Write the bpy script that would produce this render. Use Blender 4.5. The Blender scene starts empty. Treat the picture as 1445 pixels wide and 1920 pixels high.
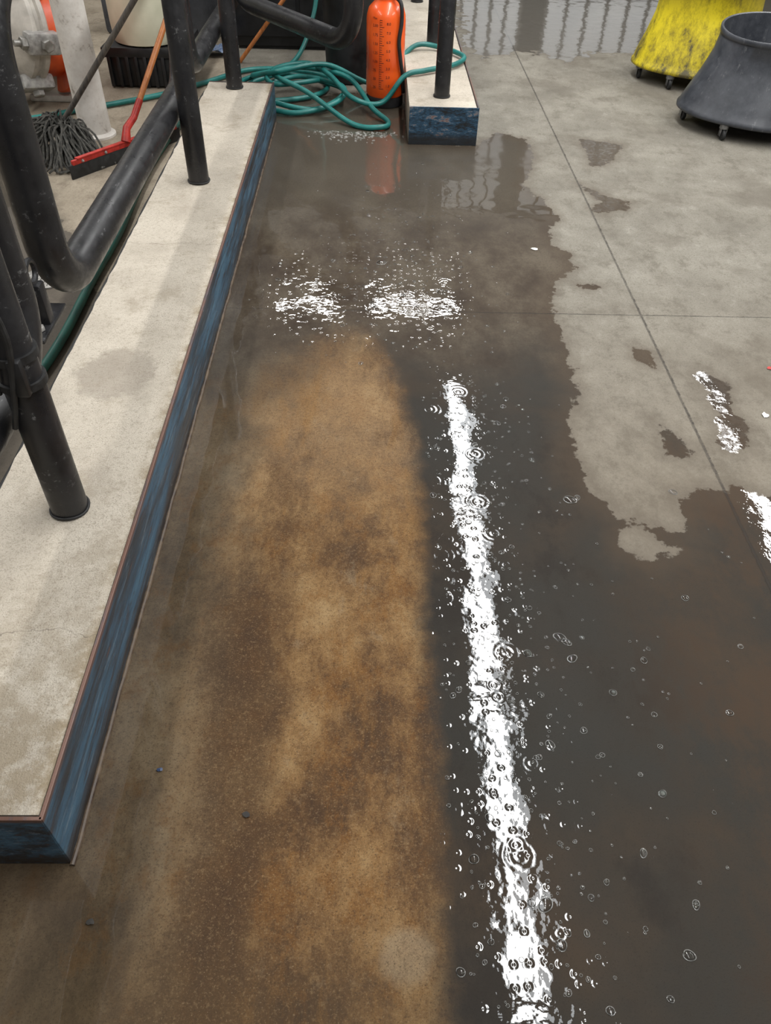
import bpy, bmesh, math, random
import numpy as np
from mathutils import Vector, Matrix, noise as mnoise
random.seed(7); rng=np.random.default_rng(5)
S=bpy.context.scene
col=bpy.context.collection
try: S.view_settings.view_transform='Standard'
except Exception: pass

# ------------------------------------------------------------ camera
th=math.radians(44.66); psi=math.radians(1.93); rho=math.radians(2.0)
cd=bpy.data.cameras.new('camera'); cam=bpy.data.objects.new('camera',cd); col.objects.link(cam)
R=Matrix.Rotation(-psi,3,'Z')@Matrix.Rotation(math.pi/2-th,3,'X')@Matrix.Rotation(rho,3,'Z')
cam.matrix_world=Matrix.Translation((0,0,1.6))@R.to_4x4()
cd.sensor_fit='VERTICAL'; cd.sensor_height=36; cd.sensor_width=36; cd.lens=1428*36/1920; cd.clip_start=.05
S.camera=cam

# ------------------------------------------------------------ node helpers
class NT:
    def __init__(s,name):
        s.m=bpy.data.materials.new(name); s.m.use_nodes=True; s.t=s.m.node_tree; s.t.nodes.clear()
        s.o=s.n('ShaderNodeOutputMaterial'); s.b=s.n('ShaderNodeBsdfPrincipled'); s.l(s.b.outputs[0],s.o.inputs[0])
        s.P=s.n('ShaderNodeTexCoord').outputs['Object']
    def n(s,k): return s.t.nodes.new(k)
    def l(s,a,b): s.t.links.new(a,b)
    def setin(s,inp,v):
        if isinstance(v,bpy.types.NodeSocket): s.l(v,inp)
        elif isinstance(v,(tuple,list)) and len(v)==3 and inp.type=='RGBA': inp.default_value=(*v,1)
        else: inp.default_value=v
    def noise(s,scale,detail=4,rough=.55,dist=0,P=None,off=None):
        k=s.n('ShaderNodeTexNoise'); k.inputs['Scale'].default_value=scale; k.inputs['Detail'].default_value=detail
        k.inputs['Roughness'].default_value=rough; k.inputs['Distortion'].default_value=dist
        p=P or s.P
        if off:
            a=s.n('ShaderNodeVectorMath'); a.operation='ADD'; s.l(p,a.inputs[0]); a.inputs[1].default_value=off; p=a.outputs[0]
        s.l(p,k.inputs['Vector']); return k.outputs['Fac']
    def stretch(s,sc):
        a=s.n('ShaderNodeVectorMath'); a.operation='MULTIPLY'; s.l(s.P,a.inputs[0]); a.inputs[1].default_value=sc; return a.outputs[0]
    def ma(s,op,a,b=0,c=0):
        k=s.n('ShaderNodeMath'); k.operation=op; s.setin(k.inputs[0],a); s.setin(k.inputs[1],b); s.setin(k.inputs[2],c); return k.outputs[0]
    def sm(s,v,a,b,lo=0,hi=1):
        k=s.n('ShaderNodeMapRange'); k.interpolation_type='SMOOTHSTEP'; s.setin(k.inputs[0],v)
        if a>b: a,b=b,a; lo,hi=hi,lo
        k.inputs[1].default_value=a;k.inputs[2].default_value=b;k.inputs[3].default_value=lo;k.inputs[4].default_value=hi
        return k.outputs[0]
    def ramp(s,f,stops):
        k=s.n('ShaderNodeValToRGB'); s.l(f,k.inputs[0]); e=k.color_ramp.elements
        while len(e)<len(stops): e.new(.5)
        for i,(p,c) in enumerate(stops): e[i].position=p; e[i].color=(*c,1)
        return k.outputs[0]
    def mix(s,f,a,b,mode='MIX'):
        k=s.n('ShaderNodeMix'); k.data_type='RGBA'; k.blend_type=mode; s.setin(k.inputs[0],f); s.setin(k.inputs[6],a); s.setin(k.inputs[7],b); return k.outputs[2]
    def bump(s,h,strength=1,dist=.002,normal=None):
        k=s.n('ShaderNodeBump'); k.inputs['Strength'].default_value=strength; k.inputs['Distance'].default_value=dist; s.l(h,k.inputs['Height'])
        if normal: s.l(normal,k.inputs['Normal'])
        return k.outputs[0]
    def xyz(s):
        k=s.n('ShaderNodeSeparateXYZ'); s.l(s.P,k.inputs[0]); return k.outputs
    def set(s,**kw):
        for k,v in kw.items(): s.setin(s.b.inputs[k.replace('_',' ')],v)
        return s.m

def simple(name,c1,c2,scale=20,rough=.5,metal=0,bump=.0005,spec=.5,detail=5,lo=.35,hi=.65,stretch=None,coat=0):
    t=NT(name); P=t.stretch(stretch) if stretch else None
    f=t.noise(scale,detail,.6,P=P); c=t.ramp(f,[(lo,c1),(hi,c2)])
    nb=t.bump(t.noise(scale*3,4,P=P),.6,bump)
    r=t.sm(f,.3,.7,rough*.85,min(1,rough*1.15))
    return t.set(Base_Color=c,Roughness=r,Metallic=metal,Normal=nb,Specular_IOR_Level=spec,Coat_Weight=coat)

M={}
t=NT('black_pipe_coating'); f=t.noise(6,6,.65); f2=t.noise(55,4,.75,P=t.stretch((1,.2,1))); f3=t.noise(11,6,.8,off=(3,3,3))
c=t.ramp(f,[(.3,(.006,.006,.007)),(.7,(.020,.020,.022))]); c=t.mix(t.ma('MULTIPLY',t.sm(f2,.57,.66),t.sm(f3,.50,.62)),c,(.13,.13,.13))
M['black']=t.set(Base_Color=c,Roughness=t.sm(f3,.35,.65,.26,.5),Normal=t.bump(t.noise(40,4),.5,.001))
M['blackpl']=simple('black_plastic',(.004,.004,.005),(.014,.014,.015),12,.5)
M['rubber']=simple('black_rubber',(.008,.008,.008),(.022,.022,.022),40,.65)
M['steel']=simple('dull_grey_steel',(.20,.19,.17),(.40,.39,.37),18,.45,.6)
M['zinc']=simple('galvanised_steel',(.22,.21,.20),(.42,.41,.385),30,.5,.2)
M['orange']=simple('orange_paint',(.62,.07,.015),(.80,.13,.03),8,.4)
M['orangepl']=simple('orange_plastic',(.86,.09,.010),(.95,.13,.015),5,.32,bump=.0002,coat=.3)
M['redp']=simple('red_paint',(.30,.018,.012),(.50,.03,.02),25,.5,lo=.4,hi=.6)
M['wood']=simple('orange_brown_wood',(.32,.10,.025),(.47,.17,.045),10,.45,stretch=(8,8,1))
M['woodd']=simple('weathered_wood',(.05,.045,.04),(.14,.12,.10),10,.7,stretch=(8,8,1))
M['hose']=simple('green_rubber_hose',(.008,.12,.11),(.02,.20,.18),10,.42,bump=.0004)
M['greenhose2']=simple('dark_green_hose',(.008,.075,.06),(.02,.13,.10),10,.5)
M['cream']=simple('cream_painted_metal',(.36,.33,.29),(.58,.54,.48),9,.5,bump=.001)
t=NT('peeling_white_paint'); f=t.noise(14,6,.7); c=t.ramp(f,[(.30,(.28,.24,.2)),(.42,(.60,.56,.51)),(.7,(.72,.69,.64))])
M['whitep']=t.set(Base_Color=c,Roughness=.6,Normal=t.bump(f,.8,.004))
M['drum']=simple('translucent_cream_plastic',(.50,.49,.36),(.64,.62,.48),3,.35,bump=.0003)
M['mopstr']=simple('grey_mop_strings',(.02,.02,.018),(.11,.105,.092),50,.9)
t=NT('dark_grey_plastic'); f=t.noise(6,9,.75); g=t.noise(30,6,.8,P=t.stretch((1,1,.3)))
c=t.ramp(f,[(.35,(.026,.029,.036)),(.65,(.066,.071,.082))]); c=t.mix(t.sm(g,.58,.68,0,.6),c,(.16,.165,.17))
M['greypl']=t.set(Base_Color=c,Roughness=t.sm(f,.3,.7,.32,.5),Normal=t.bump(g,.3,.0008))
t=NT('dirty_yellow_plastic'); f=t.noise(9,10,.82,P=t.stretch((1,1,.55))); z_=t.xyz()[2]
f=t.ma('ADD',f,t.sm(z_,.10,.5,-.04,.03)); c=t.ramp(f,[(.37,(.09,.075,.03)),(.47,(.44,.35,.015)),(.58,(.70,.57,.02))])
M['yellow']=t.set(Base_Color=c,Roughness=.45,Normal=t.bump(f,.3,.001))
M['caster']=simple('caster_metal',(.12,.12,.12),(.3,.3,.3),30,.4,.7)
M['wall']=simple('painted_wall',(.14,.14,.13),(.22,.22,.21),1.2,.7)
M['print']=simple('black_print',(.01,.01,.01),(.02,.02,.02),10,.6)
M['white']=simple('white_paper',(.75,.73,.7),(.85,.84,.8),30,.7)
M['blue']=simple('blue_cloth',(.02,.08,.25),(.3,.36,.45),60,.8)
M['leaf']=simple('dark_debris',(.01,.01,.01),(.04,.035,.03),60,.8)
# ------- curb concrete
t=NT('pale_curb_concrete'); x,y,z=t.xyz()
f=t.noise(3,8,.65); g=t.noise(260,3,.75); d=t.noise(14,7,.7); g2=t.noise(70,5,.75)
c=t.ramp(f,[(.3,(.39,.345,.285)),(.5,(.52,.468,.39)),(.7,(.61,.555,.47))])
c=t.mix(t.sm(g2,.50,.66,0,.45),c,(.29,.245,.19)); c=t.mix(t.sm(g,.54,.68,0,.75),c,(.22,.185,.14)); c=t.mix(t.ma('MULTIPLY',t.sm(g,.42,.30),.5),c,(.74,.68,.59))
lc=t.sm(x,-.3,-.4)
e=t.ma('MULTIPLY',t.sm(x,-.65,-.59),lc); c=t.mix(t.ma('MULTIPLY',e,t.sm(d,.42,.62,.1,.75)),c,(.22,.165,.09))
dx=t.ma('DIVIDE',t.ma('ADD',x,.80),.12); dy=t.ma('DIVIDE',t.ma('SUBTRACT',y,2.03),.13)
rr=t.ma('ADD',t.ma('ADD',t.ma('MULTIPLY',dx,dx),t.ma('MULTIPLY',dy,dy)),t.ma('MULTIPLY',t.ma('SUBTRACT',d,.5),2.4))
c=t.mix(t.ma('MULTIPLY',t.sm(rr,1.3,.7,0,.5),lc),c,(.25,.215,.175))
near=t.sm(y,1.4,.6); c=t.mix(t.ma('MULTIPLY',near,t.sm(d,.40,.58,0,.7)),c,(.27,.215,.14))
c=t.mix(t.sm(t.noise(5,6,.7,off=(9,2,0)),.52,.66,0,.5),c,(.31,.26,.195))
for yc,a in ((2.93,.0022),(1.02,.0015)):
    w=t.ma('ABSOLUTE',t.ma('ADD',t.ma('SUBTRACT',y,yc),t.ma('MULTIPLY',t.ma('SUBTRACT',t.noise(7,4,.6,off=(yc,0,0)),.5),.12)))
    c=t.mix(t.sm(w,a,a*.3,0,.5),c,(.12,.10,.08))
M['curb']=t.set(Base_Color=c,Roughness=.92,Specular_IOR_Level=.25,Normal=t.bump(g,.9,.003,t.bump(d,.5,.004)))
# ------- blue worn steel edging
t=NT('worn_blue_painted_steel'); f=t.noise(8,9,.78,P=t.stretch((1,.16,2))); g=t.noise(38,6,.8,P=t.stretch((1,.16,1.8)))
c=t.ramp(f,[(.36,(.018,.020,.023)),(.45,(.033,.052,.072)),(.54,(.050,.115,.18)),(.68,(.10,.20,.275))])
c=t.mix(t.sm(g,.55,.61,0,.75),c,(.035,.030,.030)); c=t.mix(t.sm(g,.43,.36,0,.6),c,(.18,.23,.27)); c=t.mix(t.sm(g,.63,.67),c,(.17,.08,.06))
z_=t.xyz()[2]; c=t.mix(t.ma('MULTIPLY',t.sm(z_,.07,.0),t.sm(g,.4,.55,.6,1)),c,(.03,.022,.016)); c=t.mix(t.ma('MULTIPLY',t.sm(z_,.188,.2),t.sm(f,.42,.52,.3,1)),c,(.14,.075,.055))
M['bluesteel']=t.set(Base_Color=c,Roughness=t.sm(f,.3,.7,.32,.55),Metallic=.15,Normal=t.bump(g,.6,.0015))
t=NT('peeling_dark_blue_paint'); f=t.noise(11,9,.85,P=t.stretch((.7,1,2)))
c=t.ramp(f,[(.40,(.012,.014,.016)),(.47,(.02,.055,.095)),(.53,(.035,.095,.16)),(.555,(.24,.23,.22)),(.59,(.16,.06,.05)),(.66,(.04,.04,.045))])
z_=t.xyz()[2]; c=t.mix(t.sm(z_,.08,.03,0,.9),c,(.015,.015,.015))
M['bluepeel']=t.set(Base_Color=c,Roughness=.5,Normal=t.bump(f,.7,.002))
# ------- thin water film bubbles
t=NT('water_bubble_film'); t.t.nodes.remove(t.b)
fr=t.n('ShaderNodeFresnel'); fr.inputs[0].default_value=1.45; gl=t.n('ShaderNodeBsdfGlossy'); gl.inputs['Roughness'].default_value=.03; tr=t.n('ShaderNodeBsdfTransparent')
mx=t.n('ShaderNodeMixShader'); t.l(fr.outputs[0],mx.inputs[0]); t.l(tr.outputs[0],mx.inputs[1]); t.l(gl.outputs[0],mx.inputs[2]); t.l(mx.outputs[0],t.o.inputs[0]); M['water']=t.m
t=NT('bubble_rim'); M['rim']=t.set(Base_Color=(.33,.33,.31),Roughness=.15,Coat_Weight=1.0,Alpha=.5)
t=NT('soap_foam'); M['foam']=t.set(Base_Color=(.5,.5,.47),Roughness=.35,Coat_Weight=1.0,Alpha=.3)

# ------------------------------------------------------------ mesh helpers
def reg(o,label=None,cat=None,group=None,kind=None):
    if label: o['label']=label
    if cat: o['category']=cat
    if group: o['group']=group
    if kind: o['kind']=kind
    return o
def link(name,me,mat=None,parent=None,smooth=True):
    if mat: me.materials.append(mat)
    if smooth:
        for p in me.polygons: p.use_smooth=True
    o=bpy.data.objects.new(name,me); col.objects.link(o)
    if parent: 
        o.parent=parent; o.matrix_parent_inverse=Matrix.Translation(parent.location).inverted()
    return o
def empty(name,loc,label,cat,group=None):
    o=bpy.data.objects.new(name,None); o.location=loc; o.empty_display_size=.05; col.objects.link(o)
    return reg(o,label,cat,group)
def fm(vs,fs,name='m'):
    me=bpy.data.meshes.new(name); me.from_pydata([tuple(v) for v in vs],[],fs); me.validate(); me.update(); return me
def merge(*parts):
    V=[];F=[]
    for v,f in parts:
        k=len(V); V+= [tuple(a) for a in v]; F+=[tuple(i+k for i in q) for q in f]
    return V,F
def lathe(prof,segs=40,c=(0,0,0),sx=1,sy=1,axis=None):
    V=[];F=[]
    for r,z in prof:
        for i in range(segs):
            a=2*math.pi*i/segs; V.append(Vector((r*math.cos(a)*sx,r*math.sin(a)*sy,z)))
    n=len(prof)
    for j in range(n-1):
        for i in range(segs):
            k=(i+1)%segs; F.append((j*segs+i,j*segs+k,(j+1)*segs+k,(j+1)*segs+i))
    F.append(tuple(reversed(range(segs)))); F.append(tuple((n-1)*segs+i for i in range(segs)))
    if axis is not None:
        q=Vector((0,0,1)).rotation_difference(Vector(axis).normalized()); V=[q@v for v in V]
    V=[v+Vector(c) for v in V]
    return V,F
def crom(pts,n=8,closed=False):
    P=[Vector(p) for p in pts]; out=[]
    L=len(P)
    rngk=range(L) if closed else range(L-1)
    for i in rngk:
        if closed: a,b,c,d=P[i-1],P[i],P[(i+1)%L],P[(i+2)%L]
        else:
            b,c=P[i],P[i+1]; a=P[i-1] if i>0 else b*2-c; d=P[i+2] if i+2<L else c*2-b
        for k in range(n):
            s=k/n; out.append(.5*((2*b)+(c-a)*s+(2*a-5*b+4*c-d)*s*s+(3*b-a-3*c+d)*s**3))
    if not closed: out.append(P[-1])
    return out
def tube(path,r,segs=12,closed=False,rad=None):
    P=[Vector(p) for p in path]; n=len(P); V=[];F=[]
    def tan(i):
        if closed: return (P[(i+1)%n]-P[i-1]).normalized()
        return (P[min(i+1,n-1)]-P[max(i-1,0)]).normalized()
    t0=tan(0); u=t0.orthogonal().normalized()
    for i in range(n):
        t1=tan(i); q=t0.rotation_difference(t1); u=q@u; u=(u-t1*u.dot(t1)).normalized(); w=t1.cross(u); t0=t1
        rr=rad[i] if rad else r
        for k in range(segs):
            a=2*math.pi*k/segs; V.append(P[i]+(u*math.cos(a)+w*math.sin(a))*rr)
    m=n if closed else n-1
    for i in range(m):
        for k in range(segs):
            k2=(k+1)%segs; j=(i+1)%n; F.append((i*segs+k,i*segs+k2,j*segs+k2,j*segs+k))
    if not closed: F.append(tuple(reversed(range(segs)))); F.append(tuple((n-1)*segs+k for k in range(segs)))
    return V,F
def rounded(pts,rad,closed=False,n=8):
    P=[Vector(p) for p in pts]; out=[]; L=len(P)
    for i in range(L):
        if not closed and i in (0,L-1): out.append(P[i]); continue
        a=(P[i-1]-P[i]); b=(P[(i+1)%L]-P[i]); ra=min(rad,a.length*.49,b.length*.49)
        A=P[i]+a.normalized()*ra; B=P[i]+b.normalized()*ra
        for k in range(n+1):
            s=k/n; w=.72
            q=(A*(1-s)**2+P[i]*2*w*s*(1-s)+B*s*s)/((1-s)**2+2*w*s*(1-s)+s*s); out.append(q)
    res=[]
    m=len(out) if closed else len(out)-1
    for i in range(m):
        a=out[i]; b=out[(i+1)%len(out)]; d=(b-a).length; k=max(1,int(d/.08))
        for j in range(k): res.append(a.lerp(b,j/k))
    if not closed: res.append(out[-1])
    return res
def boxd(c,s,bev=.005,rot=None):
    bm=bmesh.new(); bmesh.ops.create_cube(bm,size=1); bmesh.ops.scale(bm,vec=s,verts=bm.verts)
    if bev>0: bmesh.ops.bevel(bm,geom=bm.edges[:],offset=bev,segments=2,affect='EDGES',profile=.5)
    if rot: bmesh.ops.rotate(bm,cent=(0,0,0),matrix=rot,verts=bm.verts)
    bmesh.ops.translate(bm,vec=c,verts=bm.verts)
    bm.verts.index_update(); V=[v.co.copy() for v in bm.verts]; F=[tuple(v.index for v in f.verts) for f in bm.faces]; bm.free(); return V,F
def obj(name,vf,mat,parent=None,smooth=True,sharp=None):
    me=fm(vf[0],vf[1],name); o=link(name,me,mat,parent,smooth)
    if smooth and sharp is not False:
        try: me.set_sharp_from_angle(angle=math.radians(sharp or 40))
        except Exception: pass
    return o
def hexbolt(c,axis,r=.02,h=.016,sh=.03):
    return merge(lathe([(r,0),(r,h*.8),(r*.85,h)],6,c,axis=axis),lathe([(r*.5,h),(r*.5,h+sh),(r*.42,h+sh+.003)],10,c,axis=axis))

# ------------------------------------------------------------ FLOOR
wet=[
 [(-.59,.55),(-.59,5.0),(-.5,5.5),(-.1,5.6),(.22,5.3),(.24,4.70),(.62,4.68),(.75,4.90),(.90,4.83),(.94,4.8),(.92,4.48),(.82,4.09),(.91,3.86),(.94,3.70),(.87,3.58),(.86,3.41),(.91,3.33),(.92,3.15),(.80,3.05),(.76,2.91),(.76,2.74),(.77,2.58),(.76,2.39),(.75,2.23),(.69,2.07),(.67,1.90),(.69,1.77),(.72,1.68),(.76,1.60),(.83,1.575),(.94,1.535),(.96,1.60),(.935,1.69),(1.05,1.73),(1.15,1.74),(1.25,1.72),(1.6,1.68),(2.4,1.6),(2.4,-.9),(-1.6,-.9),(-1.6,.75),(-.75,.75)],
 [(-.72,.5),(-.72,5.2),(-.4,5.2),(-.4,.5)],
 [(1.23,4.86),(1.35,4.80),(1.50,4.77),(1.42,4.6),(1.32,4.42),(1.22,4.40),(1.26,4.6)],
 [(1.11,4.18),(1.22,4.0),(1.36,3.90),(1.28,3.82),(1.14,3.75),(1.12,3.85),(1.2,3.92),(1.13,4.05)],
 [(.90,3.03),(.99,3.03),(.98,2.99),(.91,2.99)],
 [(1.02,2.54),(1.08,2.50),(1.08,2.42),(1.01,2.44)],
 [(.97,2.08),(1.02,2.04),(1.08,1.92),(1.04,1.86),(.98,1.9),(.99,2.0)],
 [(1.21,2.38),(1.25,2.39),(1.33,2.28),(1.29,2.2),(1.30,2.05),(1.27,1.93),(1.2,1.92),(1.17,1.96),(1.21,2.1),(1.22,2.25)],
 [(.82,10.5),(.80,8.2),(.74,6.9),(.85,6.55),(1.1,6.75),(1.26,6.75),(1.47,6.5),(1.75,6.8),(2.02,6.75),(2.4,7.2),(4.5,7.4),(4.5,10.5)],
 [(-2.2,4.5),(-1.9,4.3),(-1.7,4.0),(-1.5,3.6),(-1.25,3.2),(-1.08,2.8),(-1.02,2.2),(-1.02,1.2),(-3,1.2),(-3,2),(-1.75,2.3),(-1.7,2.9),(-1.95,3.6),(-2.3,4.2)],
]
dry=[[(.75,1.545),(.80,1.58),(.86,1.51),(.905,1.475),(.82,1.44),(.74,1.47)]]
xs=np.unique(np.round(np.concatenate([np.arange(-7,-2.6,.4),np.arange(-2.6,2.6,.025),np.arange(2.6,7.01,.4)]),4))
ys=np.unique(np.round(np.concatenate([np.arange(-2,0,.4),np.arange(0,7.2,.025),np.arange(7.2,14.01,.4)]),4))
XX,YY=np.meshgrid(xs,ys); PX=XX.ravel(); PY=YY.ravel()
def sdf(poly):
    n=len(poly); d=np.full(PX.shape,1e9); ins=np.zeros(PX.shape,bool)
    for i in range(n):
        ax,ay=poly[i]; bx,by=poly[(i+1)%n]; ex,ey=bx-ax,by-ay
        tt=np.clip(((PX-ax)*ex+(PY-ay)*ey)/(ex*ex+ey*ey+1e-12),0,1)
        d=np.minimum(d,np.hypot(PX-ax-tt*ex,PY-ay-tt*ey))
        c=((ay>PY)!=(by>PY))&(PX<(bx-ax)*(PY-ay)/((by-ay) if by!=ay else 1e-12)+ax); ins^=c
    return np.where(ins,d,-d)
W=np.full(PX.shape,-1.)
for p in wet: W=np.maximum(W,sdf(p))
for p in dry: W=np.minimum(W,-sdf(p))
W=np.clip(W,-.5,.5)
nx,ny=len(xs),len(ys)
me=bpy.data.meshes.new('floor')
V=np.stack([PX,PY,np.zeros_like(PX)],1)
idx=np.arange(nx*ny).reshape(ny,nx)
F=np.stack([idx[:-1,:-1],idx[:-1,1:],idx[1:,1:],idx[1:,:-1]],-1).reshape(-1,4)
me.from_pydata(V.tolist(),[],F.tolist()); me.update()
at=me.attributes.new('wetness','FLOAT','POINT'); at.data.foreach_set('value',W.astype(np.float32))

t=NT('stained_wet_concrete_painted_shade'); x,y,z=t.xyz()
an=t.n('ShaderNodeAttribute'); an.attribute_name='wetness'; sd=an.outputs['Fac']
n1=t.noise(11,7,.62); n2=t.noise(2.3,8,.65); n3=t.noise(260,3,.75); n4=t.noise(3.6,12,.74,P=t.stretch((1,.6,1)),off=(3,1,0)); n5=t.noise(1.1,6,.6,off=(7,7,0)); n6=t.noise(40,6,.7,off=(2,0,0)); n7=t.noise(95,5,.8,off=(4,4,0)); n8=t.noise(9,10,.78,P=t.stretch((1,.7,1)),off=(1,8,0)); n9=t.noise(420,2,.7,off=(6,1,0))
farw=t.sm(y,5.3,6.0,1,4.0)
wn=t.ma('ADD',t.ma('ADD',sd,t.ma('MULTIPLY',t.ma('MULTIPLY',t.ma('SUBTRACT',n1,.5),.14),farw)),t.ma('MULTIPLY',t.ma('SUBTRACT',n6,.5),.05))
Wm0=t.sm(wn,-.003,.007)
spk=t.ma('MULTIPLY',t.sm(x,1.10,1.20),t.sm(y,1.75,1.9)); spk=t.ma('MULTIPLY',spk,t.sm(y,5.5,4.5))
hole=t.ma('MULTIPLY',spk,t.sm(n6,.56,.48)); Wm=t.ma('MULTIPLY',Wm0,t.ma('SUBTRACT',1.0,t.ma('MULTIPLY',hole,.9)))
damp=t.sm(wn,-.07,.01)
sp=t.sm(n3,.56,.66); sl=t.sm(n3,.42,.32); mid=t.sm(n7,.50,.64); mil=t.sm(n7,.47,.36); fi=t.sm(n9,.56,.66)
# dry concrete
dryc=t.ramp(n2,[(.3,(.140,.127,.104)),(.5,(.193,.178,.147)),(.7,(.25,.233,.195))])
dryc=t.mix(t.sm(n8,.49,.63,0,.65),dryc,(.112,.098,.077)); dryc=t.mix(t.sm(n8,.46,.34,0,.5),dryc,(.295,.28,.24))
dryc=t.mix(t.ma('MULTIPLY',mid,.55),dryc,(.092,.08,.062)); dryc=t.mix(t.ma('MULTIPLY',sp,.75),dryc,(.06,.052,.041)); dryc=t.mix(t.ma('MULTIPLY',sl,.45),dryc,(.38,.36,.31))
dryc=t.mix(t.ma('MULTIPLY',t.sm(t.noise(1.6,7,.7,.3,off=(2,2,0)),.50,.62),.5),dryc,(.108,.093,.073))
dryc=t.mix(t.sm(y,3.4,1.5,0,.65),dryc,t.mix(t.sm(n8,.4,.6),(.16,.132,.098),(.115,.093,.067)))
# wet colours
brown=t.ramp(n4,[(.36,(.038,.019,.009)),(.43,(.075,.038,.015)),(.49,(.135,.072,.027)),(.55,(.20,.115,.046)),(.64,(.27,.175,.082))])
brown=t.mix(t.sm(n8,.50,.61,0,.55),brown,(.150,.064,.013)); brown=t.mix(t.sm(n8,.45,.33,0,.5),brown,(.22,.16,.095))
ymid=t.ma('MULTIPLY',t.sm(y,1.4,2.0),t.sm(y,2.7,2.2)); brown=t.mix(t.ma('MULTIPLY',ymid,.45),brown,(.25,.165,.09))
n10=t.noise(1.9,9,.70,P=t.stretch((1.5,.55,1)),off=(5,9,0)); brown=t.mix(t.sm(n10,.50,.59,0,.6),brown,(.066,.033,.013))
n11=t.noise(1.6,8,.68,P=t.stretch((2.2,.5,1)),off=(8,1,0)); brown=t.mix(t.sm(n11,.52,.62,0,.55),brown,(.20,.098,.026))
xd=t.ma('ADD',x,t.ma('MULTIPLY',t.ma('SUBTRACT',n2,.5),.3))
db=t.ma('MULTIPLY',t.ma('MULTIPLY',t.sm(xd,-.42,-.34),t.sm(xd,-.16,-.26)),t.sm(y,1.6,1.1)); brown=t.mix(t.ma('MULTIPLY',db,.75),brown,(.050,.027,.013))
# pale worn spot
q1=t.ma('SUBTRACT',x,.085); q2=t.ma('SUBTRACT',y,.43); qq=t.ma('ADD',t.ma('SQRT',t.ma('ADD',t.ma('MULTIPLY',q1,q1),t.ma('MULTIPLY',q2,q2))),t.ma('MULTIPLY',t.ma('SUBTRACT',n1,.5),.06))
brown=t.mix(t.sm(qq,.065,.035,0,.6),brown,(.24,.185,.12))
brown=t.mix(t.ma('MULTIPLY',mid,.45),brown,(.046,.026,.012)); brown=t.mix(t.ma('MULTIPLY',mil,.32),brown,(.27,.18,.09)); brown=t.mix(t.ma('MULTIPLY',sp,.75),brown,(.025,.016,.009)); brown=t.mix(t.ma('MULTIPLY',sl,.42),brown,(.36,.26,.15)); brown=t.mix(t.ma('MULTIPLY',fi,.4),brown,(.03,.02,.01))
lf=t.ramp(n4,[(.35,(.040,.030,.019)),(.5,(.072,.055,.035)),(.65,(.108,.086,.058))]); lf=t.mix(t.ma('MULTIPLY',mid,.45),lf,(.03,.022,.014)); lf=t.mix(t.ma('MULTIPLY',sp,.6),lf,(.018,.013,.009)); lf=t.mix(t.sm(n8,.50,.62,0,.5),lf,(.070,.038,.015))
brown=t.mix(t.sm(xd,-.28,-.48,0,.85),brown,lf)
brown=t.mix(t.sm(y,.55,.3,0,.35),brown,(.06,.042,.022))
dark=t.ramp(n5,[(.38,(.025,.024,.0205)),(.5,(.027,.023,.018)),(.62,(.040,.028,.018))])  # dark water: overhead reflection and shade painted into the base colour
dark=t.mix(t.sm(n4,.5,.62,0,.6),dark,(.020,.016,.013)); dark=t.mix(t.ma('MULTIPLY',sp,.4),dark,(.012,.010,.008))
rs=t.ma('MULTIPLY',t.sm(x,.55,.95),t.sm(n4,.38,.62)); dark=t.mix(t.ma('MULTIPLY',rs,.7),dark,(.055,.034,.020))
far=t.ramp(n4,[(.36,(.030,.019,.011)),(.48,(.056,.041,.027)),(.62,(.098,.079,.056))]); 
far=t.mix(t.sm(y,3.2,4.2,0,.7),far,(.078,.067,.051)); far=t.mix(t.ma('MULTIPLY',mid,.45),far,(.033,.024,.016)); far=t.mix(t.ma('MULTIPLY',sp,.5),far,(.02,.015,.01))  # greyer with distance: grazing reflection tinted into the base colour
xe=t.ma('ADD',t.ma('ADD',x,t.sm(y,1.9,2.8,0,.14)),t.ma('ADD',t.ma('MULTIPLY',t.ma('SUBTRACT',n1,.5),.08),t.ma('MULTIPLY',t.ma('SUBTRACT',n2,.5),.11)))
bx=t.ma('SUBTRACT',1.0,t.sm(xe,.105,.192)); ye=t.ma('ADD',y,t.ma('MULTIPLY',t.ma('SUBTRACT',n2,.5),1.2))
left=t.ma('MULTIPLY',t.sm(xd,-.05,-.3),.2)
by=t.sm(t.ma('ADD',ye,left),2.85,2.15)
wc=t.mix(t.sm(ye,2.8,2.1),far,dark); wc=t.mix(t.ma('MULTIPLY',bx,by),wc,brown)  # brown stain against dark: reflection edge painted into the colour
edge=t.ma('MULTIPLY',t.sm(wn,.12,.0,0,.5),Wm0); wc=t.mix(edge,wc,(.060,.042,.027))
wc=t.mix(t.sm(y,5.5,6.2,0,.7),wc,(.095,.086,.072))
inn=t.sm(x,-1.0,-1.02); inny=t.sm(y,.7,.75); inn=t.ma('MULTIPLY',inn,inny)
ic=t.ramp(n4,[(.3,(.19,.155,.112)),(.6,(.35,.30,.23))]); ic=t.mix(t.ma('MULTIPLY',mid,.5),ic,(.13,.105,.075)); ic=t.mix(t.sm(n8,.5,.62,0,.5),ic,(.13,.10,.072)); iw=t.mix(.78,ic,(.05,.042,.034))
dryc=t.mix(inn,dryc,ic); wc=t.mix(inn,wc,iw)
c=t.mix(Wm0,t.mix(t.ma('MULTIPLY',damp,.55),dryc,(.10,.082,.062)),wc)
def joint(v,at_,w):
    return t.sm(t.ma('ABSOLUTE',t.ma('ADD',t.ma('SUBTRACT',v,at_),t.ma('MULTIPLY',t.ma('SUBTRACT',n6,.5),.012))),w,w*.3)
j=t.ma('MAXIMUM',t.ma('MULTIPLY',joint(x,1.115,.007),1),t.ma('MULTIPLY',joint(y,2.785,.0045),t.sm(x,-.6,.4,.5,1)))
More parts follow.
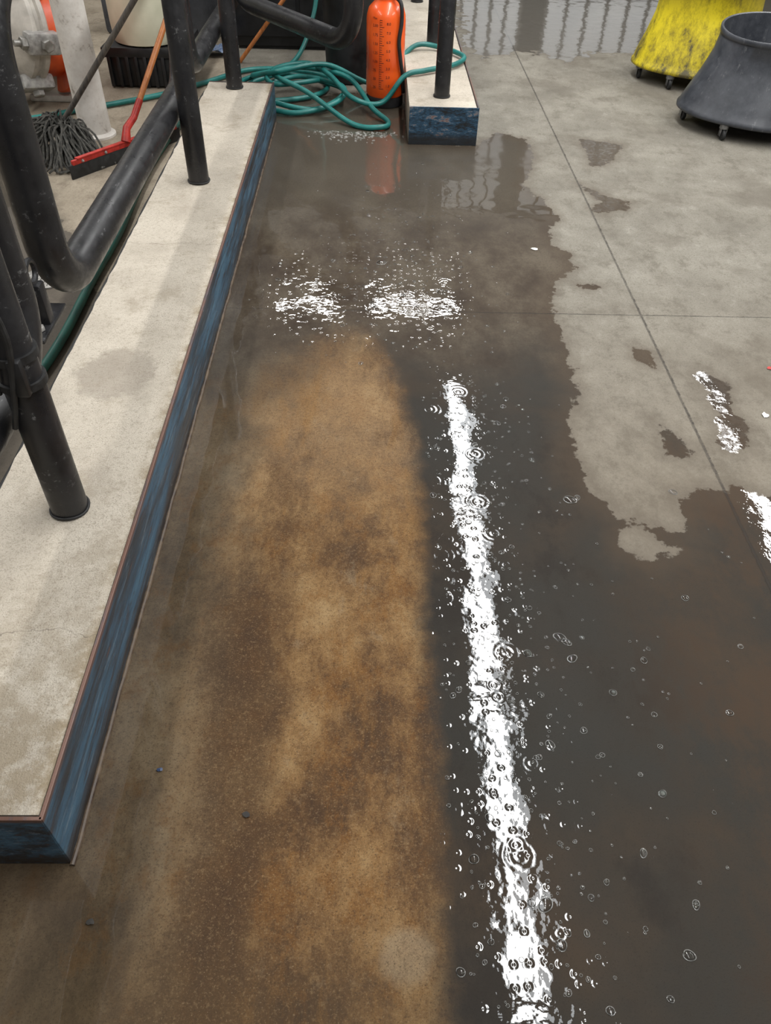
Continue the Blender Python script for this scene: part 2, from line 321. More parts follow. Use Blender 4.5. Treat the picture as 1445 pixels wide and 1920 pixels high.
c=t.mix(t.ma('MULTIPLY',j,t.sm(n6,.35,.6,.85,.5)),c,(.025,.021,.018))
rough=t.ma('ADD',t.ma('MULTIPLY',Wm,-.2),t.sm(n4,.3,.7,.72,.86))
nb=t.bump(t.ma('SUBTRACT',n3,t.ma('MULTIPLY',j,2)),.5,.0015)
def v3(scale,off,dens,wave,w0):
    a=t.n('ShaderNodeVectorMath'); a.operation='ADD'; t.l(t.P,a.inputs[0]); a.inputs[1].default_value=off
    k=t.n('ShaderNodeTexVoronoi'); k.voronoi_dimensions='2D'; k.inputs['Scale'].default_value=scale; t.l(a.outputs[0],k.inputs['Vector'])
    d=t.ma('DIVIDE',k.outputs['Distance'],scale); s=t.n('ShaderNodeSeparateColor'); t.l(k.outputs['Color'],s.inputs[0])
    on=t.ma('LESS_THAN',s.outputs[0],dens)
    env=t.sm(d,w0,w0*.3)
    return t.ma('MULTIPLY',t.ma('MULTIPLY',t.ma('SINE',t.ma('MULTIPLY',d,6.283/wave)),env),on)
def c0(v): return t.ma('SUBTRACT',v,.5)
dxs=t.ma('SUBTRACT',x,.33); act=t.ma('MULTIPLY',t.sm(t.ma('ABSOLUTE',dxs),.35,.05),t.sm(y,2.6,.5,.3,1))
cl=t.ma('MULTIPLY',t.ma('MULTIPLY',t.sm(t.ma('ABSOLUTE',t.ma('SUBTRACT',x,.02)),.62,.2),t.sm(t.ma('ABSOLUTE',t.ma('SUBTRACT',y,3.1)),1.0,.1)),1.15)
act2=t.ma('MAXIMUM',act,cl)
big=c0(t.noise(7,1,.5,off=(0,3,0)))
h=t.ma('ADD',t.ma('MULTIPLY',big,.75),t.ma('MULTIPLY',c0(t.noise(22,2,.45,off=(5,5,0))),t.ma('MULTIPLY',act2,.40)))
h=t.ma('ADD',h,t.ma('MULTIPLY',c0(t.noise(60,2,.5,off=(1,5,0))),t.ma('MULTIPLY',act2,.05)))
h=t.ma('ADD',h,t.ma('MULTIPLY',v3(6.5,(.3,.1,0),.35,.016,.055),t.ma('MULTIPLY',t.sm(t.ma('ABSOLUTE',dxs),.4,.2,.3,1),.032)))
h=t.ma('ADD',h,t.ma('MULTIPLY',v3(13,(.7,.3,0),.25,.013,.03),t.ma('MULTIPLY',act2,.035)))
h=t.ma('ADD',h,t.ma('MULTIPLY',v3(34,(.9,.4,0),.35,.02,.012),t.ma('MULTIPLY',act2,.11)))
h=t.ma('ADD',h,t.ma('MULTIPLY',c0(t.noise(26,3,.5,off=(1,1,0))),t.ma('MULTIPLY',t.sm(x,.95,1.15),.17)))
cb=t.bump(h,1.0,.0022)
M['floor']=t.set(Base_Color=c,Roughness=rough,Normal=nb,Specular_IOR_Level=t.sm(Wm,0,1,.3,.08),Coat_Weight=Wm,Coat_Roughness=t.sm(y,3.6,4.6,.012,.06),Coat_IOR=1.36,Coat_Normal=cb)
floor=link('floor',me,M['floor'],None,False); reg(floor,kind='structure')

# ------------------------------------------------------------ WALLS
def struct(name,vf,mat): return reg(obj(name,vf,mat,None,False),kind='structure')
struct('wall_back',boxd((0,14.1,2.2),(14.2,.2,4.4),0),M['wall'])
struct('wall_left',boxd((-7.1,6,2.2),(.2,16,4.4),0),M['wall'])
struct('wall_right',boxd((7.1,6,2.2),(.2,16,4.4),0),M['wall'])
t=NT('frosted_window'); f=t.noise(2,3)
m=t.set(Base_Color=(.7,.72,.72),Roughness=.4,Emission_Color=t.ramp(f,[(.3,(.7,.72,.74)),(.7,(.9,.9,.88))]),Emission_Strength=.75)
for i,(xa,xb) in enumerate(((.9,2.3),(2.7,4.6))):
    vf=boxd(((xa+xb)/2,13.98,2.6),(xb-xa,.03,3.4),.0); struct('window_%d'%(i+1),vf,m)
    bars=[boxd((xa+k*(xb-xa)/6,13.94,2.6),(.05,.05,3.4),.0) for k in range(7)]+[boxd(((xa+xb)/2,13.94,zz),(xb-xa,.05,.05),0) for zz in (.92,1.9,2.9,3.6,4.3)]
    struct('trim_%d'%(i+1),merge(*bars),M['steel'])

# ------------------------------------------------------------ CURBS
caulk=simple('brown_caulk',(.04,.025,.017),(.12,.085,.055),30,.6)
def curb(name,x0,x1,y0,y1,h,label,edge_mat,L,endmat=None):
    o=empty(name,((x0+x1)/2,y0,0),label,'curb')
    ny=int((y1-y0)/.05)
    vs=[];fs=[]; nxk=10
    for j in range(ny+1):
        yy=y0+.012+(y1-y0-.024)*j/ny
        for i in range(nxk+1):
            xx=x0+.0+(x1-.010-x0)*i/nxk
            zz=h-.003+.0025*mnoise.noise(Vector((xx*6,yy*6,1)))
            if L and i==0: xx+=.006*mnoise.noise(Vector((0,yy*14,5)))
            vs.append((xx,yy,zz))
    for j in range(ny):
        for i in range(nxk): a=j*(nxk+1)+i; fs.append((a,a+1,a+nxk+2,a+nxk+1))
    per=[i for i in range(nxk+1)]+[j*(nxk+1)+nxk for j in range(1,ny+1)]+[ny*(nxk+1)+i for i in range(nxk-1,-1,-1)]+[j*(nxk+1) for j in range(ny-1,0,-1)]
    k=len(vs)
    for p in per: vs.append((vs[p][0],vs[p][1],0.0))
    n=len(per)
    for q in range(n): fs.append((per[(q+1)%n],per[q],k+q,k+(q+1)%n))
    obj('concrete_core',(vs,fs),M['curb'],o,False)
    tk=.008
    obj('steel_side_plate',boxd((x1-tk/2+.002,(y0+y1)/2,h/2+.002),(tk,y1-y0,h+.004),.0015),edge_mat,o,False)
    obj('steel_end_plate',boxd(((x0+x1)/2,y0+tk/2-.001,h/2+.002),(x1-x0,tk,h+.004),.0015),endmat or edge_mat,o,False)
    if L:
        obj('steel_far_end_plate',boxd(((x0+x1)/2,y1-tk/2,h/2),(x1-x0,tk,h),.001),edge_mat,o,False)
        obj('rubber_seal',tube([(x0-.006,y0+.02+i*.1,h-.014+.003*math.sin(i*1.7)) for i in range(int((y1-y0)/.1))],.007,8),M['rubber'],o)
        pts=[(x1+.005+.004*mnoise.noise(Vector((0,i*.05*9,3))),y0-.005+i*.05,.002) for i in range(int((y1-y0)/.05))]
        obj('caulk_bead',tube(pts,.006,8),caulk,o)
    return o
curb('curb',-.975,-.59,.60,5.08,.20,'long low concrete curb with worn blue steel edging',M['bluesteel'],True)
curb('curb',.215,.61,4.68,9.0,.20,'short concrete curb with peeling blue painted end',M['bluesteel'],False,M['bluepeel'])

# ------------------------------------------------------------ POSTS
posts=[(-.77,1.42),(-.79,3.57),(-.81,4.97),(.41,4.90),(.42,6.05),(.36,7.35)]
for i,(px,py) in enumerate(posts):
    lab='black vertical pipe post set into the '+('long pale curb' if i<3 else 'short blue-ended curb')
    if i==0: lab='black post with clamp and cable ties on pale curb'
    o=empty('railing_post',(px,py,.2),lab,'post','black railing posts')
    r=.046 if i<3 else .045; zt=1.3 if i<3 else 1.08
    obj('post_shaft',lathe([(r,.1995),(r,zt),(r*.9,zt+.01)],32,(px,py,0)),M['black'],o)
    ring=[(px+(r+.002)*math.cos(a),py+(r+.002)*math.sin(a),.203+.002*math.sin(3*a)) for a in [k*math.pi/12 for k in range(24)]]
    obj('sealant_ring',tube(ring,.0035,8,True),M['rubber'],o)
    if i==0:
        for zz in (.60,.67):
            obj('pipe_clamp',lathe([(r,zz-.009),(r+.007,zz-.009),(r+.007,zz+.009),(r,zz+.009)],24,(px,py,0)),M['rubber'],o)
        obj('clamp_bracket',boxd((px+.02,py-.048,.635),(.03,.024,.09),.006),M['blackpl'],o)
        obj('cable',tube(crom([(px-.03,py-.05,.5),(px+.0,py-.056,.6),(px+.03,py-.06,.75),(px-.0,py-.06,.9),(px-.04,py-.05,1.1)]),.007,8),M['rubber'],o)
        obj('cable',tube(crom([(px-.045,py-.03,.58),(px-.03,py-.055,.66),(px+.012,py-.062,.8),(px-.02,py-.05,1.0)]),.006,8),M['rubber'],o)

# ------------------------------------------------------------ RAIL LOOPS
def rail(yA,yB,zb,zt,xc,r,label,rad=.17):
    pts=rounded([(xc,yA,zb),(xc,yB,zb),(xc,yB,zt),(xc,yA,zt)],rad,True,10)
    o=obj('guard_rail',tube(pts,r,20,True),M['black'])
    return reg(o,label,'railing','black guard rail loops')
rail(2.02,4.06,.475,1.22,-.895,.056,'thick black rubber-wrapped guard rail loop beside pale curb')
rail(4.24,6.5,.475,1.22,-.912,.050,'black guard rail loop continuing past curb end')
rail(-.3,1.72,.475,1.22,-.885,.056,'black guard rail loop near clamped post')
gp=rounded([(-.10,4.66,.50),(-.86,5.72,.50),(-.86,5.72,1.05),(-.10,4.66,1.05)],.2,True,12)
reg(obj('swing_gate_bar',tube(gp,.052,18,True),M['black']),'black tubular swing gate bar hinged near curb end','gate')
o=empty('pipe_bracket',(-.89,1.87,.45),'black bolted bracket joining two guard rails','bracket')
obj('bracket_plate',boxd((-.89,1.87,.47),(.05,.20,.012),.003),M['black'],o)
obj('bracket_strap',boxd((-.89,1.87,.53),(.04,.04,.12),.006),M['black'],o)
obj('eye_bolt',tube([(-.89+.0,1.87+.03*math.cos(a),.62+.03*math.sin(a)) for a in [k*math.pi/10 for k in range(20)]],.008,8,True),M['black'],o)
obj('bolt',hexbolt((-.89,1.82,.478),(0,0,1),.014,.012,.03),M['zinc'],o)

# ------------------------------------------------------------ HOSES
hp=[(-2.3,4.80,.02),(-2.05,4.90,.02),(-1.80,5.08,.02),(-1.38,5.40,.02),(-1.12,5.70,.02),(-.85,6.02,.02),(-.5,6.0,.02),(-.3,5.70,.02),(-.4,5.45,.02),(-.7,5.35,.02),(-.88,5.55,.02),(-.62,5.82,.05),(-.32,5.66,.05),(-.18,5.45,.05),
(-.35,5.2,.02),(-.62,5.22,.05),(-.76,5.42,.05),(-.5,5.62,.09),(-.2,5.45,.09),
(-.22,5.25,.05),(-.5,5.12,.02),(-.82,5.3,.05),(-.86,5.66,.05),(-.55,5.9,.05),(-.3,5.78,.05),(-.36,5.55,.09),(-.62,5.44,.09),(-.68,5.58,.11),(-.48,5.72,.12),(-.16,5.52,.12),
(.0,5.16,.05),(.10,5.0,.02),(.06,4.90,.02),(-.12,4.95,.02),(-.4,5.25,.1),(-.66,5.6,.12),(-.45,5.78,.13),(-.28,5.5,.14),(-.12,5.2,.09),(.06,5.22,.06),(.2,5.27,.2),(.33,5.32,.222),(.52,5.46,.222),(.60,5.66,.222),(.47,5.86,.222),(.30,5.88,.23),(.16,5.72,.16),(.0,5.66,.05),(-.3,5.60,.17),(-.6,5.5,.15),(-.8,5.7,.07),(-.55,6.0,.08),(-.42,6.3,.3),(-.38,6.40,.6),(-.36,6.42,.95)]
o=obj('garden_hose',tube(crom(hp,10),.0155,10),M['hose']); reg(o,'teal green rubber hose tangled in coils around orange sprayer','hose')
hp=[(-1.13,5.0,.02),(-1.17,4.5,.02),(-1.18,4.0,.02),(-1.155,3.4,.02),(-1.16,2.95,.02),(-1.155,2.5,.02),(-1.18,2.2,.02),(-1.25,1.95,.02),(-1.45,1.6,.02)]
o=obj('garden_hose',tube(crom(hp,8),.0175,10),M['greenhose2']); reg(o,'dark green hose lying along the back of the curb','hose')

# ------------------------------------------------------------ SPRAYER
cx,cy=.082,5.42
o=empty('pump_sprayer',(cx,cy,0),'orange plastic pump sprayer tank with black base','sprayer')
obj('base',lathe([(.10,0),(.118,.004),(.118,.05),(.112,.06)],40,(cx,cy,0)),M['blackpl'],o)
obj('tank',lathe([(.108,.052),(.119,.07),(.120,.20),(.1185,.21),(.120,.22),(.120,.47),(.117,.50),(.105,.535),(.08,.56),(.06,.575),(.055,.60)],48,(cx,cy,0)),M['orangepl'],o)
obj('collar',lathe([(.06,.59),(.068,.60),(.068,.64),(.05,.65)],32,(cx,cy,0)),M['blackpl'],o)
obj('pump_handle',merge(lathe([(.02,.64),(.02,.76)],16,(cx,cy,0)),boxd((cx,cy,.775),(.16,.03,.03),.01)),M['blackpl'],o)
obj('spray_hose',tube(crom([(cx+.05,cy-.05,.6),(cx+.085,cy-.095,.57),(cx+.092,cy-.105,.48),(cx+.080,cy-.112,.38),(cx+.092,cy-.105,.28),(cx+.11,cy-.08,.18),(cx+.118,cy-.05,.08)]),.012,10),M['rubber'],o)
def wraptext(body,size,ang,z,align='LEFT'):
    cu=bpy.data.curves.new('t','FONT'); cu.body=body; cu.size=size; cu.align_x=align; cu.resolution_u=2
    ob=bpy.data.objects.new('t',cu); col.objects.link(ob); dg=bpy.context.evaluated_depsgraph_get(); me2=bpy.data.meshes.new_from_object(ob.evaluated_get(dg))
    V=[]; 
    for v in me2.vertices:
        a=ang+v.co.x/.1205; V.append((cx+.1208*math.cos(a),cy+.1208*math.sin(a),z+v.co.y))
    F=[tuple(p.vertices) for p in me2.polygons]; bpy.data.objects.remove(ob); bpy.data.meshes.remove(me2); return V,F
def tick(a0,a1,z,h=.003):
    V=[];F=[]
    for k in range(5):
        a=a0+(a1-a0)*k/4
        V+=[(cx+.1208*math.cos(a),cy+.1208*math.sin(a),z),(cx+.1208*math.cos(a),cy+.1208*math.sin(a),z+h)]
    for k in range(4): F.append((2*k,2*k+2,2*k+3,2*k+1))
    return V,F
bits=[]; A0=-math.pi/2-.30
gal=['.25','.50','.75','1.00','1.25','1.50','1.75','2.00']
for k in range(8):
    z=.115+k*.048
    obj('scale_numeral',wraptext(gal[k],.021,A0-.42,z),M['print'],o,False); obj('scale_numeral',wraptext('%d.0'%(k+1),.021,A0+.32,z+.012),M['print'],o,False)
    for q in range(4): bits.append(tick(A0-.02,A0+(.20 if q==0 else .10),z+q*.012,.0025))
obj('scale_word',wraptext('Max',.018,A0-.42,.115+8*.048-.008),M['print'],o,False)
bits.append(tick(A0-.03,A0-.02,.115,7*.048+.04))
obj('scale_ladder',merge(*bits),M['print'],o,False)

# ------------------------------------------------------------ MOP BUCKETS
def bucket(cx,cy,mat,label,rim,base,h,castangs,wr=False):
    o=empty('mop_bucket',(cx,cy,0),label,'mop bucket','wheeled mop buckets')
    zb=.085; D=base-rim
    prof=[(base*.90,zb+.002),(base-.01,zb),(base,zb+.006),(base,zb+.022),(base-.010,zb+.034),(rim+D*.80,zb+.075),(rim+D*.62,zb+.13),(rim+D*.42,zb+.19),(rim+D*.24,zb+.26),(rim+D*.10,zb+.32),(rim+.003,h-.035),(rim+.010,h-.03),(rim+.012,h-.006),(rim+.006,h),(rim-.004,h-.004),(rim-.008,h-.06),(rim*.94,zb+.22),(rim*.95,zb+.12),(rim*.9,zb+.05)]
    V,F=lathe(prof,72,(0,0,0),1,.88)
    V2=[]
    for v in V:
        a=math.atan2(v.y,v.x); k=max(0,(v.z-.25)/(h-.25))
        s=1+.012*math.sin(3*a+1)*k; dz=(.022*math.cos(a-.6)-.008*math.sin(2*a))*k if not wr else .01*math.sin(2*a)*k
        q=1-max(0,k); sq=1+.03*q*math.cos(4*a)
        V2.append(Vector((cx+v.x*s*sq,cy+v.y*s*sq,v.z+dz)))
    obj('bucket_body',(V2,F),mat,o,sharp=60)
    for a in castangs:
        x=cx+(base*.90)*math.cos(a); y=cy+(base*.90)*.88*math.sin(a)
        c=obj('caster',merge(lathe([(.018,.060),(.028,.064),(.028,.09)],16,(x,y,0)),boxd((x-.017,y,.046),(.004,.032,.05),.001),boxd((x+.017,y,.046),(.004,.032,.05),.001)),M['caster'],o)
        obj('wheel',lathe([(.018,-.011),(.029,-.009),(.032,0),(.029,.009),(.018,.011)],24,(x,y-.012,.032),axis=(1,0,.0)),M['rubber'],c)
    if wr:
        obj('wringer_bracket',tube(crom([(cx-.05,cy-.24,h),(cx+.02,cy-.27,h+.02),(cx+.12,cy-.25,h+.04),(cx+.24,cy-.17,h+.02)]),.014,10),M['caster'],o)
        obj('wringer_lever',boxd((cx+.16,cy-.15,h+.03),(.16,.05,.03),.008),M['yellow'],o)
    return o
bucket(2.42,5.17,M['greypl'],'dark grey plastic mop bucket with flared base on casters',.345,.485,.54,(math.radians(168),math.radians(228),math.radians(310),math.radians(40)))
bucket(2.32,6.16,M['yellow'],'dirty yellow plastic mop bucket on casters',.34,.44,.58,(math.radians(184),math.radians(232),math.radians(310),math.radians(40)),True)

# ------------------------------------------------------------ MOP
o=empty('string_mop',(-1.68,4.40,0),'grey string mop with dark weathered handle lying on floor','mop')
def stick(a,b,r,name,mat,parent): return obj(name,tube([Vector(a).lerp(Vector(b),k/10) for k in range(11)],r,14),mat,parent)
stick((-1.72,4.50,.11),(-.96,4.54,.98),.015,'handle',M['woodd'],o)
obj('mop_clamp',boxd((-1.71,4.49,.10),(.14,.04,.045),.01,Matrix.Rotation(.6,3,'Z')),M['blackpl'],o)
parts=[]
for k in range(210):
    a=random.uniform(0,2*math.pi); rr=random.uniform(.08,.26)
    sx=-1.70+random.uniform(-.06,.06); sy=4.47+random.uniform(-.03,.03)
    ex=-1.75+rr*math.cos(a)*1.3; ey=4.30+rr*math.sin(a)*.75
    mx=(sx+ex)/2+random.uniform(-.05,.05); my=(sy+ey)/2+random.uniform(-.05,.05)
    dome_=.13*(1-((ex+1.75)**2*.7+(ey-4.30)**2)/.08)
    parts.append(tube(crom([(sx,sy,.10+random.uniform(0,.03)),(mx,my,.11+max(0,dome_)*random.uniform(.2,.9)),(ex,ey,.012+max(0,dome_)*random.uniform(.1,.6)),(ex+random.uniform(-.06,.06),ey+random.uniform(-.06,.04),.01)],4),.006,5))
m_=obj('mop_strings',merge(*parts),M['mopstr'],o); m_['kind']='stuff'

# ------------------------------------------------------------ SQUEEGEE
o=empty('floor_squeegee',(-1.31,4.42,0),'red floor squeegee with black blade and wooden handle','squeegee')
ang=math.atan2(.62,.45); Rz=Matrix.Rotation(ang,3,'Z'); cc=Vector((-1.33,4.36,0))
obj('blade',boxd(cc+Vector((0,0,.035)),(.76,.012,.07),.002,Rz),M['rubber'],o)
obj('head_bar',merge(boxd(cc+Vector((0,0,.078)),(.72,.018,.024),.003,Rz),boxd(cc+Vector((0,0,.093)),(.66,.026,.008),.002,Rz)),M['redp'],o)
dv=Vector((.22,.50,.50)).normalized(); b0=cc+Vector((0,0,.09))
obj('socket',tube([b0,b0+Vector((.01,.03,.06)),b0+dv*.14,b0+dv*.24],.02,14,rad=[.026,.020,.018,.018]),M['redp'],o)
obj('handle',tube([b0+dv*(.2+.12*k) for k in range(11)],.0155,14),M['wood'],o)
for q in (-.3,-.15,.15,.3): obj('bolt',hexbolt(cc+Rz@Vector((q,-.010,.078)),Rz@Vector((0,-1,0)),.008,.005,.003),M['zinc'],o)
# ------------------------------------------------------------ WHITE COLUMN, DRUM
o=empty('pipe_column',(-1.60,4.70,0),'white vertical pipe column with peeling paint','pipe')
obj('column_shaft',lathe([(.092,0),(.087,.02),(.085,.5),(.085,1.4)],40,(-1.60,4.72,0)),M['whitep'],o)
obj('base_collar',lathe([(.11,0),(.11,.012),(.09,.025)],32,(-1.60,4.72,0)),M['whitep'],o)
o=empty('plastic_drum',(-1.52,5.80,.24),'cream translucent plastic drum on black pallet','drum')
obj('drum_body',lathe([(.19,.24),(.215,.25),(.222,.30),(.226,.36),(.226,.60),(.218,.62),(.226,.64),(.226,.9),(.20,.95)],48,(-1.48,5.80,0)),M['drum'],o)
obj('drum_lid',lathe([(.21,.94),(.22,.95),(.22,.97),(.2,.975)],40,(-1.48,5.80,0)),M['blackpl'],o)
o=empty('spill_pallet',(-1.5,5.85,0),'black ribbed plastic spill pallet under drum','pallet')
obj('deck',boxd((-1.48,5.86,.21),(.54,.54,.06),.01),M['blackpl'],o)
obj('pallet_side',merge(boxd((-1.48,5.86,.10),(.50,.50,.18),.01),*[boxd((-1.71+k*.058,5.605,.10),(.022,.03,.18),.004) for k in range(9)]),M['blackpl'],o)
# ------------------------------------------------------------ PUMP
pc=Vector((-2.10,5.24,.41)); ax=Vector((-.70,-.70,.14)).normalized()
o=empty('flanged_pump',(-2.0,5.5,0),'cream and orange flanged pump with grey bolted clamps','pump')
obj('orange_flange',lathe([(.20,.0),(.335,.0),(.34,.012),(.34,.055),(.33,.065),(.2,.065)],64,pc-ax*.25,axis=ax),M['orange'],o)
obj('orange_volute',lathe([(.12,-.04),(.2,-.03),(.25,0),(.25,.1),(.235,.2)],56,pc-ax*.24,axis=ax),M['orange'],o)
obj('pump_housing',lathe([(.22,-.07),(.275,-.055),(.285,-.045),(.285,-.02),(.27,-.01),(.27,.01),(.285,.02),(.285,.045),(.27,.06),(.245,.08),(.205,.12),(.12,.15),(.075,.16),(.075,.22),(.06,.23)],64,pc,axis=ax),M['cream'],o)
zz=Vector((0,0,1)); u=(zz-ax*zz.dot(ax)).normalized(); w=ax.cross(u)
for k in range(6):
    a=k*math.pi/3+.45; tdir=(u*math.cos(a)+w*math.sin(a)); p=pc+tdir*.29
    mt=Matrix((tdir,ax.cross(tdir),ax)).transposed()
    obj('clamp_lug',boxd(p,(.085,.115,.20),.018,mt),M['zinc'],o)
    obj('hex_bolt',hexbolt(p+ax*.10,ax,.036,.03,.035),M['steel'],o)
    obj('hex_nut',lathe([(.036,0),(.036,.03),(.03,.035)],6,p+tdir*.04,axis=tdir),M['steel'],o)
obj('pedestal',merge(boxd((-2.0,5.42,.10),(.22,.20,.20),.02),boxd((-2.0,5.42,.02),(.32,.28,.04),.01)),M['cream'],o)
obj('discharge_pipe',tube(crom([pc-ax*.15+Vector((0,0.05,.15)),pc+Vector((-.0,.25,.5)),pc+Vector((-.0,.25,1.0))]),.09,24),M['whitep'],o)
obj('drain_spout',tube(crom([pc+ax*.1+Vector((0,0,-.16)),pc+ax*.16+Vector((.0,-.01,-.24)),pc+ax*.16+Vector((.0,-.02,-.32))]),.045,18),M['cream'],o)

# ------------------------------------------------------------ BLACK OBJECTS BEHIND HOSE
o=empty('storage_cabinet',(-.62,6.95,0),'black storage cabinet standing behind the coiled hose','cabinet')
obj('cabinet_body',boxd((-.55,6.98,.60),(.98,.7,1.16),.012),M['blackpl'],o)
obj('cabinet_door',boxd((-.80,6.62,.62),(.46,.02,1.06),.006),M['blackpl'],o); obj('cabinet_door',boxd((-.31,6.62,.62),(.46,.02,1.06),.006),M['blackpl'],o)
obj('plinth',boxd((-.55,6.98,.02),(.94,.66,.04),.002),M['rubber'],o)
o=empty('waste_bin',(-.20,5.98,0),'black round waste bin beside orange sprayer','bin')
obj('bin_body',lathe([(.145,0),(.155,.01),(.185,.68),(.20,.69),(.20,.73),(.185,.735),(.178,.70),(.15,.05)],40,(-.16,5.93,0)),M['blackpl'],o)
o=empty('plastic_tote',(-1.5,7.2,0),'dark grey plastic tote on the floor','tote')
obj('tote_body',boxd((-1.6,7.2,.25),(1.0,.5,.5),.03),M['greypl'],o); obj('tote_lid',boxd((-1.6,7.2,.52),(1.04,.54,.04),.012),M['blackpl'],o)
o=reg(stick((-.97,6.25,.0),(-.42,6.27,.62),.014,'wooden_pole',M['wood'],None),'brown wooden pole leaning by the black cabinet','pole')
o=reg(obj('cleaning_rag',(lambda: ( [(-1.25+.03*i,6.35+.03*j,.03+.03*abs(math.sin(i*1.3+j))) for j in range(7) for i in range(8)], [(j*8+i,j*8+i+1,j*8+i+9,j*8+i+8) for j in range(6) for i in range(7)]))(),M['blue']),'blue and white cloth crumpled on floor','rag')

# ------------------------------------------------------------ DRAIN
o=empty('floor_drain',(-1.37,3.0,0),'round metal floor drain grate','drain')
obj('drain_rim',lathe([(.075,.001),(.095,.001),(.095,.006),(.078,.007),(.076,.003)],40,(-1.37,3.0,0)),M['steel'],o)
obj('grate',merge(*[boxd((-1.37+q*.02,3.0,.005),(.008,2*math.sqrt(.076**2-(q*.02)**2),.004),.001) for q in range(-3,4)]),M['steel'],o)

# ------------------------------------------------------------ DEBRIS
def chip(name,x,y,s,mat,label,cat,asp=1.4):
    n=9; V=[(x,y,.005)]; 
    for k in range(n):
        a=2*math.pi*k/n; r=s*random.uniform(.6,1.1); V.append((x+r*asp*math.cos(a),y+r*math.sin(a),.002+random.uniform(0,.003)))
    F=[(0,k+1,(k+1)%n+1) for k in range(n)]
    reg(obj(name,(V,F),mat),label,cat)
chip('leaf_scrap',-.25,.70,.008,M['leaf'],'dark leaf scrap on wet brown floor','debris')
chip('leaf_scrap',-.52,.49,.007,M['leaf'],'small dark scrap on stained floor','debris')
chip('paint_flake',-.45,.80,.006,simple('blue_paint_flake',(.02,.035,.08),(.03,.05,.11),20,.5),'small blue paint flake on floor','debris')
chip('paper_scrap',1.385,2.12,.016,M['white'],'small white paper scrap on dry concrete','debris',.9)
chip('paper_scrap',.76,3.36,.010,M['white'],'tiny white scrap in puddle','debris',2)
chip('red_scrap',1.51,2.41,.010,M['redp'],'tiny red scrap on dry concrete','debris')

# ------------------------------------------------------------ BUBBLES / DROPLETS
def dome(V,F,x,y,r,h,seg=10,mi=None,el=1.0,ang=0):
    k=len(V); f0=len(F); rings=[(1,0),(.93,.38),(.72,.7),(.4,.92)]
    ca,sa=math.cos(ang),math.sin(ang)
    def pt(px,py): px*=el; return x+px*ca-py*sa, y+px*sa+py*ca
    for a_,b_ in rings:
        for i in range(seg):
            a=2*math.pi*i/seg; q=pt(r*a_*math.cos(a),r*a_*math.sin(a)); V.append((q[0],q[1],.0008+h*b_))
    V.append((x,y,.0008+h))
    for j in range(3):
        for i in range(seg):
            q=(i+1)%seg; F.append((k+j*seg+i,k+j*seg+q,k+(j+1)*seg+q,k+(j+1)*seg+i))
    for i in range(seg): F.append((k+3*seg+i,k+3*seg+(i+1)%seg,k+4*seg))
    if mi is not None:
        mi+= [0]*(len(F)-f0)
        k=len(V); w=.11*r+.0003; f0=len(F)
        prof=[(r-w*.8,.0008),(r-w*.1,.0008+w*.7),(r+w*.6,.0008)]
        for rr_,zz_ in prof:
            for i in range(seg):
                a=2*math.pi*i/seg; wob=1+.06*math.sin(2*a+x*90)+.05*math.sin(3*a+y*70); q=pt(rr_*wob*math.cos(a),rr_*wob*math.sin(a)); V.append((q[0],q[1],zz_+.0003))
        for j in range(2):
            for i in range(seg):
                q=(i+1)%seg; F.append((k+j*seg+i,k+j*seg+q,k+(j+1)*seg+q,k+(j+1)*seg+i))
        mi+=[1]*(len(F)-f0)
def wetat(x,y):
    i=np.searchsorted(xs,x); j=np.searchsorted(ys,y); return W[min(j,ny-1)*nx+min(i,nx-1)]
V=[];F=[];MI=[]
n=0
while n<1250:
    u=random.random()
    if u<.40: x=random.gauss(.34,.11); y=random.uniform(.34,2.3)
    elif u<.85: x=random.gauss(.10,.20); y=random.gauss(3.25,.5)
    else: x=random.uniform(.2,1.5); y=random.uniform(.35,2.2)
    if wetat(x,y)<.05 or x<-.56 or y>4.6 or (x<.18 and y<2.4) : continue
    r=min(.0095,.0016+random.expovariate(1/.0018)); dome(V,F,x,y,r,r*random.uniform(.3,.6),12,MI,random.uniform(1,1.25),random.uniform(0,3)); n+=1
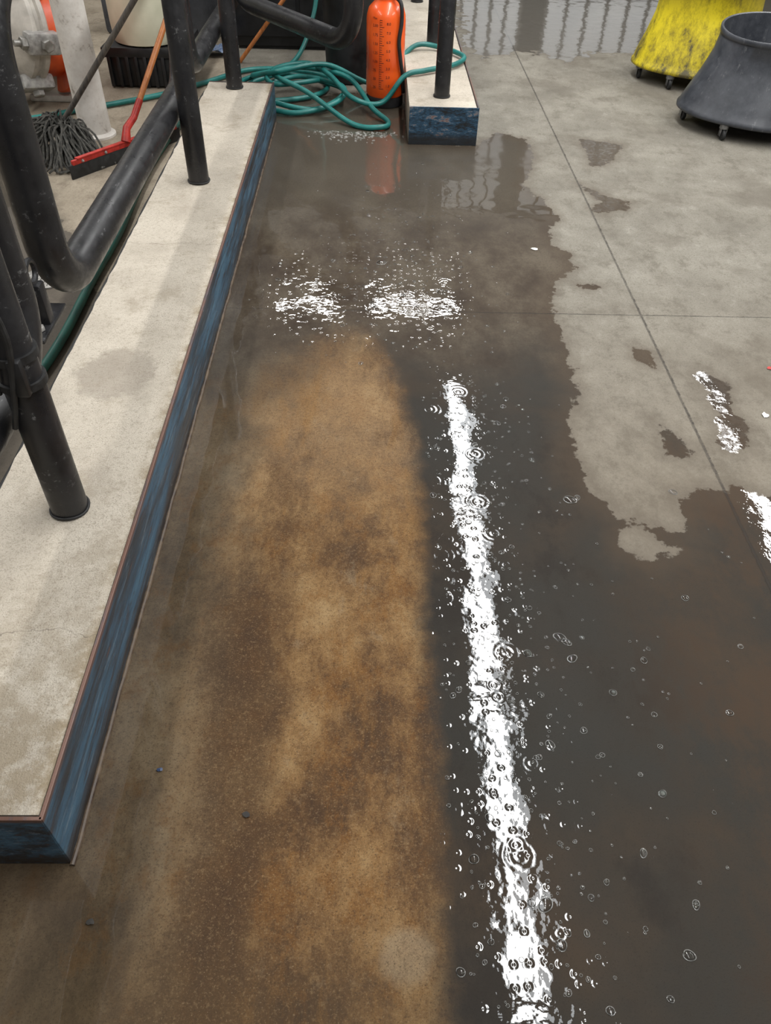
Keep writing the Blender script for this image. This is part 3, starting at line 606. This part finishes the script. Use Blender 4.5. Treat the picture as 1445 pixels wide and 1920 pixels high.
for (x,y,r) in [(.62,1.68,.015),(.645,1.69,.008),(.50,1.165,.012),(.515,1.15,.009),(.52,1.10,.010),(.36,.52,.012),(.95,1.72,.010),(.05,3.2,.018),(.3,2.95,.015),(.62,.43,.009),(.66,.52,.007),(.58,.62,.007)]:
    dome(V,F,x,y,r,r*.4,20,MI,1.35,random.uniform(0,3))
o=obj('water_bubbles',(V,F),M['water'],sharp=False); o.data.materials.append(M['rim'])
if len(o.data.polygons)==len(MI): o.data.polygons.foreach_set('material_index',MI)
reg(o,'clear water bubbles and droplets scattered across the puddle','bubbles',kind='stuff')
V=[];F=[]
for k in range(260):
    a=random.gauss(0,1); x=-.10+.15*a; y=4.84-.10*a*.3+random.gauss(0,.05)+.05*math.sin(9*x)
    if y>4.87 or x<-.55 or x>.19: continue
    r=random.uniform(.003,.009); dome(V,F,x,y,r,r*.5,8)
o=obj('soap_suds',(V,F),M['foam'],sharp=False); reg(o,'thin whitish soap suds floating near the hose','suds',kind='stuff')

# ------------------------------------------------------------ LIGHTS
def strip(name,x0,x1,y0,y1,z,L,c=(1,.985,.96)):
    ld=bpy.data.lights.new(name,'AREA'); ld.shape='RECTANGLE'; ld.size=x1-x0; ld.size_y=y1-y0; ld.color=c
    ld.energy=L*math.pi*(x1-x0)*(y1-y0); o=bpy.data.objects.new(name,ld); o.location=((x0+x1)/2,(y0+y1)/2,z); col.objects.link(o)
LL=27
y0=-1.0
for k in range(4):
    a=y0+k*2.12; b=a+2.06
    strip('fixture_diffuser',.87,1.14,a,b,3.62,13,(.93,.97,1))
    strip('fixture_tube',.905,1.055,a+.02,b-.02,3.60,48)
strip('tube_or_fill_row',3.82,4.00,0.0,7.9,3.6,LL*2)
strip('tube_light_cross',-1.26,-.42,9.12,9.26,3.6,LL*3)
strip('tube_light_cross',.03,1.15,9.12,9.26,3.6,LL*3)
strip('tube_or_fill_row',-3.25,-2.99,0.5,7.5,3.6,LL)  # added fill row, out of view, its reflection kept off the puddle
w=bpy.data.worlds.new('w'); S.world=w; w.use_nodes=True; b=w.node_tree.nodes['Background']; b.inputs[0].default_value=(1,.98,.95,1); b.inputs[1].default_value=.26
